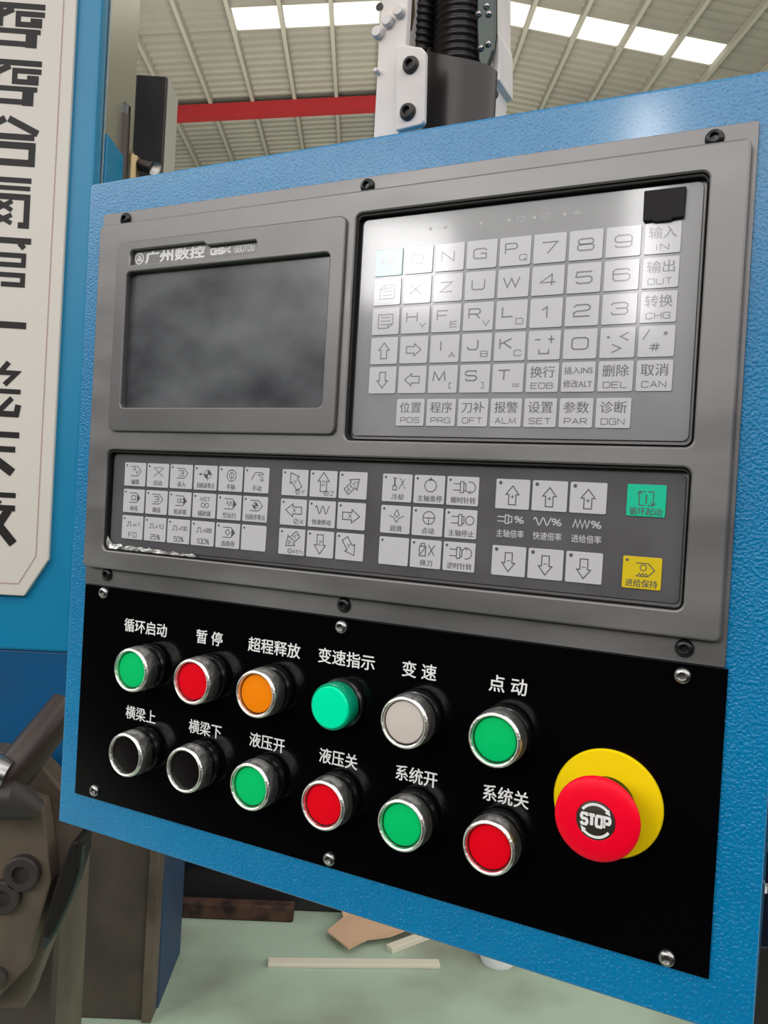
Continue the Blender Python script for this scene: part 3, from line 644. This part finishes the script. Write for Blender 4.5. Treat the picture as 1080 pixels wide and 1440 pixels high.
def arrow(g, cx, cz, y, L, ang, hw=None, wd=.55):
    ca, sa = math.cos(math.radians(ang)), math.sin(math.radians(ang)); h = L/2
    hd = L*.46; hw = hw or L*.40; sw = hw*.55
    P = [(-h, -sw), (h-hd, -sw), (h-hd, -hw), (h, 0), (h-hd, hw), (h-hd, sw), (-h, sw)]
    g.line([(cx+a*ca-b*sa, cz+a*sa+b*ca) for a, b in P], wd, y, True)
OFF = -.004
def big(s, sub=None):
    def d(g, cx, cz, y):
        if sub: 
            g.text(s, cx-2.2, cz+1.6, 6.0, y, sx=1.25); g.text(sub, cx+4.6, cz-3.6, 3.4, y, sx=1.35)
        else: g.text(s, cx, cz+.2, 6.6, y, sx=1.45)
    return d
def bigl(s):
    def d(g, cx, cz, y): g.text(s, cx-1.0, cz+.4, 6.0, y, sx=1.4)
    return d
def two(zh, en):
    def d(g, cx, cz, y):
        g.text(zh, cx, cz+2.9, 6.0, y, wid=13.2); g.text(en, cx, cz-4.3, 3.3, y, wid=11.5 if len(en) > 2 else 6.2)
    return d
def page(up):
    def d(g, cx, cz, y):
        a, b = 4.6, 3.9
        if up: g.line([(cx-a,cz-b),(cx-a,cz+1.6),(cx-a+3,cz+b),(cx+a,cz+b),(cx+a,cz-b)], .6, y, True); g.line([(cx-a,cz+1.6),(cx-a+3,cz+1.6),(cx-a+3,cz+b)], .5, y)
        else: g.line([(cx-a,cz-b),(cx-a,cz+b),(cx+a,cz+b),(cx+a,cz-1.6),(cx+a-3,cz-b)], .6, y, True); g.line([(cx+a,cz-1.6),(cx+a-3,cz-1.6),(cx+a-3,cz-b)], .5, y)
        for t in (-1.9, .2, 2.2): g.line([(cx-a+1.4+(2 if up and t > 2 else 0),cz+t),(cx+a-1.4-(2 if not up and t < -1 else 0),cz+t)], .5, y)
    return d
def arr(ang): return lambda g, cx, cz, y: arrow(g, cx, cz, y, 9.0, ang, 3.4, .6)
def ins(g, cx, cz, y):
    g.text('插入INS', cx, cz+3.4, 4.0, y, wid=14.6); g.text('修改ALT', cx, cz-3.6, 4.0, y, wid=14.8)
def minus(g, cx, cz, y):
    g.line([(cx-5,cz+3),(cx-2,cz+3)], .7, y); g.line([(cx+2,cz+3),(cx+5.4,cz+3)], .7, y); g.line([(cx+3.7,cz+1),(cx+3.7,cz+5)], .7, y); g.line([(cx-2.6,cz-2.2),(cx-2.6,cz-4.4),(cx+2.6,cz-4.4),(cx+2.6,cz-2.2)], .7, y)
def dots(g, cx, cz, y):
    g.dot(cx-4.6, cz+2.8, .7, y); g.line([(cx+5.4,cz+5),(cx+1.4,cz+3),(cx+5.4,cz+1)], .6, y); g.line([(cx-2.6,cz-.8),(cx+1.8,cz-2.9),(cx-2.6,cz-5)], .6, y)
def slash(g, cx, cz, y):
    g.line([(cx-6.4,cz+1),(cx-3.4,cz+6)], .6, y); g.text('*', cx+4.2, cz+3.8, 3.4, y, sx=1.1); g.text('#', cx-.6, cz-2.8, 4.4, y, sx=1.3)
def reset(g, cx, cz, y):
    g.text('RESET', cx-.4, cz+.5, 2.8, y, wid=10); g.text('//', cx, cz-4.0, 3.0, y, sx=1.5)
grid = [
 [reset, bigl('O'), bigl('N'), bigl('G'), big('P','Q'), big('7'), big('8'), big('9'), two('输入','IN')],
 [page(1), bigl('X'), bigl('Z'), bigl('U'), bigl('W'), big('4'), big('5'), big('6'), two('输出','OUT')],
 [page(0), big('H','Y'), big('F','E'), big('R','V'), big('L','D'), big('1'), big('2'), big('3'), two('转换','CHG')],
 [arr(90), arr(0), big('I','A'), big('J','B'), big('K','C'), minus, big('0'), dots, slash],
 [arr(-90), arr(180), big('M','['), big('S',']'), big('T','='), two('换行','EOB'), ins, two('删除','DEL'), two('取消','CAN')]]
UX, UP, UZ, UQ = 219.5, 18.83, -43.9, 16.92
for r in range(5):
    for c in range(9):
        key(UX+c*UP, UZ-r*UQ, 17.3, 15.4, K['teal'] if (r, c) == (0, 0) else K['key'], grid[r][c], 'pale teal key' if (r, c) == (0, 0) else None)
for c, (zh, en) in enumerate((('位置','POS'),('程序','PRG'),('刀补','OFT'),('报警','ALM'),('设置','SET'),('参数','PAR'),('诊断','DGN'))):
    key(UX+(c+1)*UP, -130.2, 17.3, 15.2, K['key'], two(zh, en))
# lower membrane, left block: icon over a short word
def led(g, cx, cz, y, wd, h): g.dot(cx-wd/2+2.0, cz+h/2-2.0, .75, y)
def tag_icon(g, cx, cz, y, inner, solid=False):
    g.line([(cx-4.6,cz+3.2),(cx+1.8,cz+3.2),(cx+4.8,cz),(cx+1.8,cz-3.2),(cx-4.6,cz-3.2)], .5, y)
    if solid: g.poly([(cx+2.2,cz+3.2),(cx+4.9,cz),(cx+2.2,cz-3.2)], y)
    if inner == 'sq': g.line([(cx-2.6,cz-1.4),(cx-2.6,cz+1.4),(cx+1,cz+1.4),(cx+1,cz-1.4)], .5, y, True)
    if inner == 'up': g.line([(cx-3,cz+.4),(cx-1,cz+2),(cx+1,cz-1.6),(cx+2.6,cz+.6)], .5, y)
    if inner == 'oo': g.arc(cx-1.6, cz, 1.3, 0, 360, .45, y, 14); g.arc(cx+1.2, cz, 1.3, 0, 360, .45, y, 14)
    if inner == 'w': g.line([(cx-3,cz-.4),(cx-2,cz+1.6),(cx-.8,cz-1.6),(cx+.4,cz+1.6),(cx+1.6,cz-1)], .5, y)
    if inner == 'z': g.text('3', cx-.8, cz, 4, y, sx=1.2)
    if inner == 'n': target(g, cx-.6, cz, y, 1.8)
    if inner == 'dia': g.line([(cx-2.8,cz),(cx-.8,cz+1.9),(cx+1.2,cz),(cx-.8,cz-1.9)], .5, y, True)
def target(g, cx, cz, y, r):
    g.arc(cx, cz, r, 0, 360, .4, y, 18)
    for a in (90, 270): g.poly([(cx, cz)]+[(cx+r*math.cos(math.radians(a-90+10*i)), cz+r*math.sin(math.radians(a-90+10*i))) for i in range(10)], y)
    g.line([(cx-r*1.5,cz),(cx+r*1.5,cz)], .35, y); g.line([(cx,cz-r*1.5),(cx,cz+r*1.5)], .35, y)
def small(fn, word, wd=10.5):
    def d(g, cx, cz, y):
        led(g, cx, cz, y, 18.7, 16)
        if fn: fn(g, cx+.8, cz+2.2, y)
        if word: g.text(word, cx+.6, cz-5.0, 3.5, y, wid=wd)
    return d
def hand(g, cx, cz, y): g.line([(cx-4.5,cz-2),(cx-2,cz+2.4),(cx+2.6,cz+2.8),(cx+4.6,cz+1.6),(cx+.4,cz+1.2),(cx+3.8,cz-.6),(cx+4.2,cz-2.6),(cx+1.6,cz-1.6)], .5, y)
def wheel(g, cx, cz, y): g.arc(cx, cz, 3.6, 0, 360, .5, y, 20); g.arc(cx, cz, 1.8, 0, 360, .45, y, 14); g.line([(cx,cz-3.6),(cx,cz+3.6)], .35, y)
def cross(g, cx, cz, y): g.line([(cx-4,cz+2.6),(cx+4,cz-2.8)], .45, y); g.line([(cx+4,cz+2.6),(cx-4,cz-2.8)], .45, y); g.line([(cx-4,cz+3),(cx+4,cz+3)], .35, y)
def home(g, cx, cz, y): g.line([(cx-6,cz),(cx-2.2,cz)], .5, y); g.poly([(cx-6.2,cz),(cx-4.4,cz+1),(cx-4.4,cz-1)], y); target(g, cx+1, cz, y, 2.7)
def mst(g, cx, cz, y): g.text('MST', cx, cz+2.0, 2.8, y, wid=8); g.arc(cx-1.7, cz-1.9, 1.4, 0, 360, .45, y, 14); g.arc(cx+1.7, cz-1.9, 1.4, 0, 360, .45, y, 14)
def step(n_):
    def d(g, cx, cz, y):
        g.line([(cx-6,cz-1.4),(cx-4.6,cz-1.4),(cx-4.6,cz+1.4),(cx-2.4,cz+1.4),(cx-2.4,cz-1.4),(cx-1.2,cz-1.4)], .45, y); g.text(n_, cx+3, cz, 2.8, y, wid=7)
    return d
t = tag_icon
A = [[(lambda g,x,z,y: t(g,x,z,y,'up'),'编辑',7),(cross,'自动',7),(lambda g,x,z,y: t(g,x,z,y,'z'),'录入',7),(home,'回机床零点',14),(wheel,'手脉',7),(hand,'手动',7)],
     [(lambda g,x,z,y: t(g,x,z,y,'sq',True),'单段',7),(lambda g,x,z,y: t(g,x,z,y,'z'),'跳段',7),(lambda g,x,z,y: t(g,x,z,y,'oo',True),'机床锁',10.5),(mst,'辅助锁',10.5),(lambda g,x,z,y: t(g,x,z,y,'w',True),'空运行',10.5),(lambda g,x,z,y: t(g,x,z,y,'n'),'回程序零点',14.5)],
     [(step('x1'),'F0',7),(step('x10'),'25%',8),(step('x100'),'50%',8),(step('x1000'),'100%',10),(lambda g,x,z,y: t(g,x,z,y,'dia',True),'选择停',10.5),(None,None,0)]]
LZ, LQ, LW, LH = -172.4, 18.05, 18.7, 15.9
def lowkey(x, z, dr, m=None, label=None): return key(x, z, LW, LH, m or K['keyl'], dr, label, K['inkl'])
for r in range(3):
    for c in range(6):
        f, wrd, wd = A[r][c]; lowkey(34.0+c*20.1, LZ-r*LQ, small(f, wrd, wd))
def axis(ang, s_, tail=None):
    def d(g, cx, cz, y):
        led(g, cx, cz, y, 18.7, 16); arrow(g, cx+(0 if not tail else .2), cz+(1.2 if tail else 0), y, 11.5, ang, 3.9, .55)
        ca = math.cos(math.radians(ang)); sa = math.sin(math.radians(ang))
        g.text(s_, cx-ca*.8, cz+(1.2 if tail else 0)-sa*.8, 2.8, y, ang=math.radians(ang-180 if abs(ang) > 100 else ang) if s_ == '4th' else 0)
        if tail == '4th': g.arc(cx-1.0, cz-5.6, 1.4, 0, 360, .4, y, 14); g.line([(cx-1.9,cz-6.3),(cx-.1,cz-4.9)], .35, y); g.text(tail, cx+4.6, cz-5.6, 2.7, y, wid=7.2)
        elif tail: g.arc(cx+2.4, cz-5.4, 1.5, 0, 360, .4, y, 14); g.line([(cx+1.4,cz-6.2),(cx+3.4,cz-4.6)], .35, y); g.text(tail, cx+6.3, cz-5.4, 2.8, y, sx=1.1)
    return d
def rapid(g, cx, cz, y): led(g, cx, cz, y, 18.7, 16); wavy(g, cx+.4, cz+2.6, y, 10, 4.6); g.text('快速移动', cx, cz-4.8, 3.3, y, wid=13)
def wavy(g, cx, cz, y, L, h, wd=.55, k=2.25): g.line([(cx-L/2+L*i/40, cz+h/2*math.sin(2*PI*k*i/40+.4)) for i in range(41)], wd, y)
Bk = [[axis(125,'Y','Y'),axis(90,'Z','Z'),axis(42,'4th')],[axis(180,'X','X'),rapid,axis(0,'X')],[axis(222,'4th','4th'),axis(-90,'Z'),axis(-55,'Y')]]
for r in range(3):
    for c in range(3): lowkey(162.9+c*20.2, LZ-.3-r*LQ, Bk[r][c])
def spindle(k):
    def f(g, cx, cz, y):
        g.line([(cx-6.4,cz+1.8),(cx-2.4,cz+1.8)], .5, y); g.line([(cx-6.4,cz-1.8),(cx-2.4,cz-1.8)], .5, y)
        g.line([(cx-2.2,cz+3),(cx-2.2,cz-3),(cx-.2,cz-3),(cx-.2,cz+3)], .5, y, True); g.line([(cx-.2,cz+2),(cx+1,cz+2),(cx+1,cz-2),(cx-.2,cz-2)], .5, y)
        if k == 0: g.arc(cx+4.4, cz, 2.4, 0, 360, .5, y, 18)
        else:
            g.arc(cx+3.6, cz, 3.0, 110, -110, .5, y, 16); s2 = -k
            g.line([(cx+1.4,cz+s2*1.6),(cx+2.6,cz+s2*3.0),(cx+4.2,cz+s2*1.8)], .45, y)
    return f
def cool(g, cx, cz, y):
    g.line([(cx-3.6,cz+3.4),(cx-1,cz+3.4)], .5, y); g.line([(cx-2.3,cz+3.4),(cx-2.3,cz-.8)], .9, y); g.line([(cx-3.4,cz-1),(cx-3.4,cz-3.4),(cx-1.2,cz-3.4),(cx-1.2,cz-1)], .5, y, True)
    for a in range(4): g.line([(cx+.6+a*.9,cz+3.2-a*1.6),(cx+2.4+a*.7,cz+2.2-a*1.5)], .4, y)
    g.line([(cx+.2,cz-3),(cx+3.8,cz+3)], .4, y)
def orient(g, cx, cz, y): g.arc(cx, cz, 3.5, 75, -255, .5, y, 22); g.poly([(cx,cz+4.8),(cx-1.4,cz+2.8),(cx+1.4,cz+2.8)], y)
def lube(g, cx, cz, y): g.line([(cx,cz+3.6),(cx-1.6,cz+.6),(cx,cz-.8),(cx+1.6,cz+.6)], .45, y, True); g.line([(cx-4.6,cz),(cx-1.6,cz-1.2),(cx,cz-3.8),(cx+1.6,cz-1.2),(cx+4.6,cz)], .45, y)
def jog(g, cx, cz, y): g.arc(cx, cz, 3.6, 0, 360, .5, y, 20); g.line([(cx-3.6,cz),(cx+3.6,cz)], .5, y); g.line([(cx,cz),(cx,cz-3.6)], .5, y)
def tool(g, cx, cz, y):
    g.line([(cx-4.6,cz+2),(cx-4.6,cz-3.4),(cx-.8,cz-3.4),(cx-.8,cz+2)], .55, y, True); g.line([(cx-3.8,cz+2),(cx-3.8,cz+3.6),(cx-1.6,cz+3.6),(cx-1.6,cz+2)], .5, y)
    g.line([(cx-4.2,cz-2.8),(cx-1.2,cz+1.4)], .5, y); g.line([(cx+.8,cz+3),(cx+4.6,cz-3)], .5, y); g.line([(cx+4.6,cz+3),(cx+.8,cz-3)], .5, y)
Ck = [[(cool,'冷却',7.5),(orient,'主轴准停',15),(spindle(1),'顺时针转',14.5)],[(lube,'润滑',7.5),(jog,'点动',7.5),(spindle(0),'主轴停止',15)],[(None,None,0),(tool,'换刀',7.5),(spindle(-1),'逆时针转',14.5)]]
for r in range(3):
    for c in range(3): f, wrd, wd = Ck[r][c]; lowkey(232.1+c*20.0, LZ-.5-r*LQ, small(f, wrd, wd))
def ovr(up):
    def d(g, cx, cz, y):
        g.dot(cx-6.9, cz+5.9, 1.0, y); arrow(g, cx, cz-.6, y, 10.0, 90 if up else -90, 3.6, .55)
        q = cz-1.4 if up else cz+.2; g.line([(cx-1,q),(cx+1,q)], .4, y)
        if up: g.line([(cx,q-1),(cx,q+1)], .4, y)
    return d
for c in range(3): lowkey(300.6+c*20.05, LZ-.8, ovr(True)); lowkey(300.5+c*20.05, LZ-.4-2*LQ, ovr(False))
g = MB(); y = -3.08
for c, (wd_, x) in enumerate((('主轴倍率',309.6),('快速倍率',329.8),('进给倍率',350.2))):
    z = -194.6; g.text('%', x+4.6, z, 3.8, y, wid=4.6, bold=.15); g.text(wd_, x, -202.2, 4.1, y, wid=15.2, bold=.05)
    if c == 0:
        for s2 in (1, -1): g.line([(x-7.4,z+s2*1.2),(x-3,z+s2*1.2)], .55, y)
        g.line([(x-3,z+2.2),(x-3,z-2.2),(x-1.2,z-2.2),(x-1.2,z+2.2)], .55, y, True); g.line([(x-1.2,z+1.6),(x+.6,z+1.6),(x+.6,z-1.6),(x-1.2,z-1.6)], .5, y)
    elif c == 1: wavy(g, x-2.8, z, y, 9.6, 3.8, .6)
    else: g.line([(x-7.2+i*1.2, z+(2 if i % 2 else -2)) for i in range(8)], .6, y)
g.build('lettering', K['whitel'], lom, scale=MM)
def cyc(g, cx, cz, y):
    g.line([(cx-.4,cz+4.4),(cx-3.4,cz+4.4),(cx-3.4,cz+.0)], .45, y); g.line([(cx-3.4,cz+.4),(cx-3.4,cz-2.4),(cx-.6,cz-2.4)], .45, y); g.line([(cx+.6,cz+4.4),(cx+3.4,cz+4.4),(cx+3.4,cz-2.4),(cx+.6,cz-2.4)], .45, y)
    g.line([(cx,cz+3),(cx,cz-1.4)], .6, y); g.line([(cx-4.6,cz+3),(cx-3.4,cz+4.4),(cx-2.2,cz+3)], .4, y); g.line([(cx+4.6,cz-1),(cx+3.4,cz-2.4),(cx+2.2,cz-1)], .4, y)
    g.text('循环起动', cx, cz-5.4, 3.9, y, wid=15.6)
def hold(g, cx, cz, y):
    led(g, cx, cz, y, 18.7, 16); g.line([(cx-3,cz+4.8),(cx+3,cz+4.8),(cx+6,cz+1.6),(cx+3,cz-1.6),(cx-3,cz-1.6)], .5, y); g.arc(cx+.6, cz+2.6, 1.5, 0, 360, .45, y, 14)
    g.line([(cx-2+i*.8, cz+(-.2 if i % 2 else -1.2)) for i in range(7)], .4, y); g.text('进给保持', cx, cz-5.2, 3.9, y, wid=15.4)
lowkey(369.3, LZ-.7, cyc, K['greenk'], 'green key at the right end'); lowkey(369.3, LZ-.5-2*LQ, hold, K['yelk'], 'yellow key at the right end')
# black cover flap
g = MB(); g.prism([(368.9,-28.0),(388.6,-28.0),(388.4,-42.8),(383.5,-42.8),(382.5,-44),(374.5,-44),(373.5,-43),(369.1,-43)], -5.4, -3.0)
props(cb('port_cover', g, K['cover'], bevel=.0004), 'black square port cover at the top right of the keys')
# crumpled protective film left along the lower edge
g = MB(); V = []; N_ = 30
for i in range(N_+1):
    x = 21.8 + 78*i/N_; hgt = (3.4 if i > 2 else 9-2.6*i)*(1-.6*i/N_) + random.uniform(-.7, .8)
    for k in range(3): V.append((x, -4.0-random.uniform(0, 2.2), -232.0 + hgt*k/2))
g.add(V, [(3*i+k, 3*i+3+k, 3*i+4+k, 3*i+1+k) for i in range(N_) for k in range(2)])
o = cb('film_scrap', g, K['foil'], smooth=False); sd = o.modifiers.new('thick', 'SOLIDIFY'); sd.thickness = .00015
props(o, 'crumpled clear film peeling off the lower edge')
for x, z in ((21.5,-5.0),(210.5,-5.3),(399.8,-5.5),(21.4,-250.6),(210.5,-251.2),(400.5,-251.6)): screw(x, z, -1.8, 4.5, K['blackm'], cnc)

# ================================================================== pendant arm and its hoses (standing on the pendant)
arm = thing('pendant_arm', 'white steel pendant arm standing on the blue box with a brown curved cover', 'pendant arm', PANEL_ORIGIN, THETA)
def ab(name, g, m, **k): return g.build(name, m, arm, scale=MM, **k)
def lx(u, v, y): return lp(u, v, y)[0]
def lz(u, v, y): return lp(u, v, y)[1]
YA = 50
xa0, xa1 = lx(529, 120, YA), lx(570, 60, YA)
ab('side_channel', MB().box(xa0, xa1, YA, YA+7, ZT, 330), K['armw'], bevel=.001)
ab('channel_web', MB().box(xa0, xa0+6, YA+7, YA+70, ZT, 330), K['armw'], bevel=.001)
for u, v in ((563,18),(547,32),(533,48),(532,102)):
    x, z = lp(u, v, YA); r = 3.9 if v < 60 else 1.6
    ab('bolt', MB().lathe([(r, YA), (r, YA-3.4), (r*.8, YA-4.4), (0, YA-4.4)], x, z, 20), K['armw'], smooth=True)
x, z = lp(534, 10, YA); ab('bolt', MB().lathe([(2.6, YA), (2.6, YA-.6), (1.6, YA-.6), (0, YA-.2)], x, z, 16), K['dsteel'])
YE = 44
ear = [lp(u, v, YE) for u, v in ((556,64),(565,62),(592,66),(598,72),(596,170),(592,175),(556,184))]
g = MB(); g.prism(ear, YE, YE+5); ab('mounting_ear', g, K['armw'], bevel=.0012, seg=3)
for u, v in ((578,92),(574,158)):
    x, z = lp(u, v, YE); r = 5.4
    ab('bolt', MB().lathe([(r, YE), (r, YE-1.4), (r*.8, YE-3.4), (r*.5, YE-3.8), (r*.45, YE-3.4), (r*.4, YE-1), (0, YE-1)], x, z, 24), K['dsteel'], smooth=True)
# curved brown cover: a half cylinder whose rim rises to the front left
xc0, xc1 = lx(583, 120, 62), lx(685, 110, 62)
cxm, rad = (xc0+xc1)/2, (xc1-xc0)/2; yc = 62+rad*.72
g = MB(); n_ = 36; V = []
for i in range(n_+1):
    a = math.radians(180 + 180*i/n_); x = cxm+rad*math.cos(a); yv = yc+rad*.72*math.sin(a)
    f_ = i/n_; u_ = 597 + (685-597)*f_
    top = lz(u_, 68 + 6*f_ + 34*max(0, f_-.25)**1.4*1.35, yv)
    V += [(x, yv, ZT), (x, yv, top), (cxm+(rad-2)*math.cos(a), yc+(rad-2)*.72*math.sin(a), top), (cxm+(rad-2)*math.cos(a), yc+(rad-2)*.72*math.sin(a), ZT)]
g.add(V, [(4*i+k, 4*i+4+k, 4*i+4+(k+1) % 4, 4*i+(k+1) % 4) for i in range(n_) for k in range(4)])
ab('curved_cover', g, K['drum'], smooth=True)
YR = 84
g = MB(); g.prism([lp(u, v, YR) for u, v in ((670,-120),(696,-120),(697,45),(694,70),(684,98),(678,100),(672,84),(670,40))], YR, YR+5); ab('riveted_plate', g, K['dkplate'], bevel=.0012)
for u, v in ((684,9),(673,20),(687,20),(676,68),(686,62)):
    x, z = lp(u, v, YR); ab('rivet', MB().lathe([(2.3, YR), (2.0, YR-1.2), (1.2, YR-1.9), (0, YR-2.1)], x, z, 16), K['silver'], smooth=True)
YG = 92
g = MB(); g.prism([lp(u, v, YG) for u, v in ((690,-120),(698,-120),(699,40),(702,52),(702,112),(694,116),(688,170),(683,172),(685,105),(691,95),(696,60))], YG, YG+30); ab('right_channel', g, K['armw'], bevel=.001)
x, z = lp(693, 134, YG); ab('bolt', MB().lathe([(4, YG), (4, YG-3), (2.4, YG-4), (0, YG-4)], x, z, 20), K['dsteel'], smooth=True)
g = MB(); g.prism([lp(u, v, 70) for u, v in ((570,-120),(581,-120),(582,18),(578,40),(572,48),(570,48))], 66, 72); ab('hose_clip', g, K['brass'], bevel=.001)
hose_src = None
for u, r, lab in ((590, 13.5, 'left black corrugated hose rising from the curved arm cover'), (647, 19.0, 'right thicker black corrugated hose rising from the curved arm cover')):
    y = 104; x, _ = lp(u, 50, y); zb_ = lz(u, 60 if u < 600 else 85, y)-40; path = []; rr = []; z = zb_; k = 0
    while z < 320:
        path.append((x, y, z)); rr.append(r - (0, 1.2, 2.2, 1.2)[k % 4]); z += 1.25; k += 1
    g = MB(); g.tube(path, rr, 28)
    o = g.build('corrugated_hose', K['hose'], scale=MM, smooth=False); o.location = PANEL_ORIGIN; o.rotation_euler = (0, 0, THETA)
    for p_ in o.data.polygons: p_.use_smooth = True
    props(o, lab, 'hose', 'corrugated hoses in the arm')
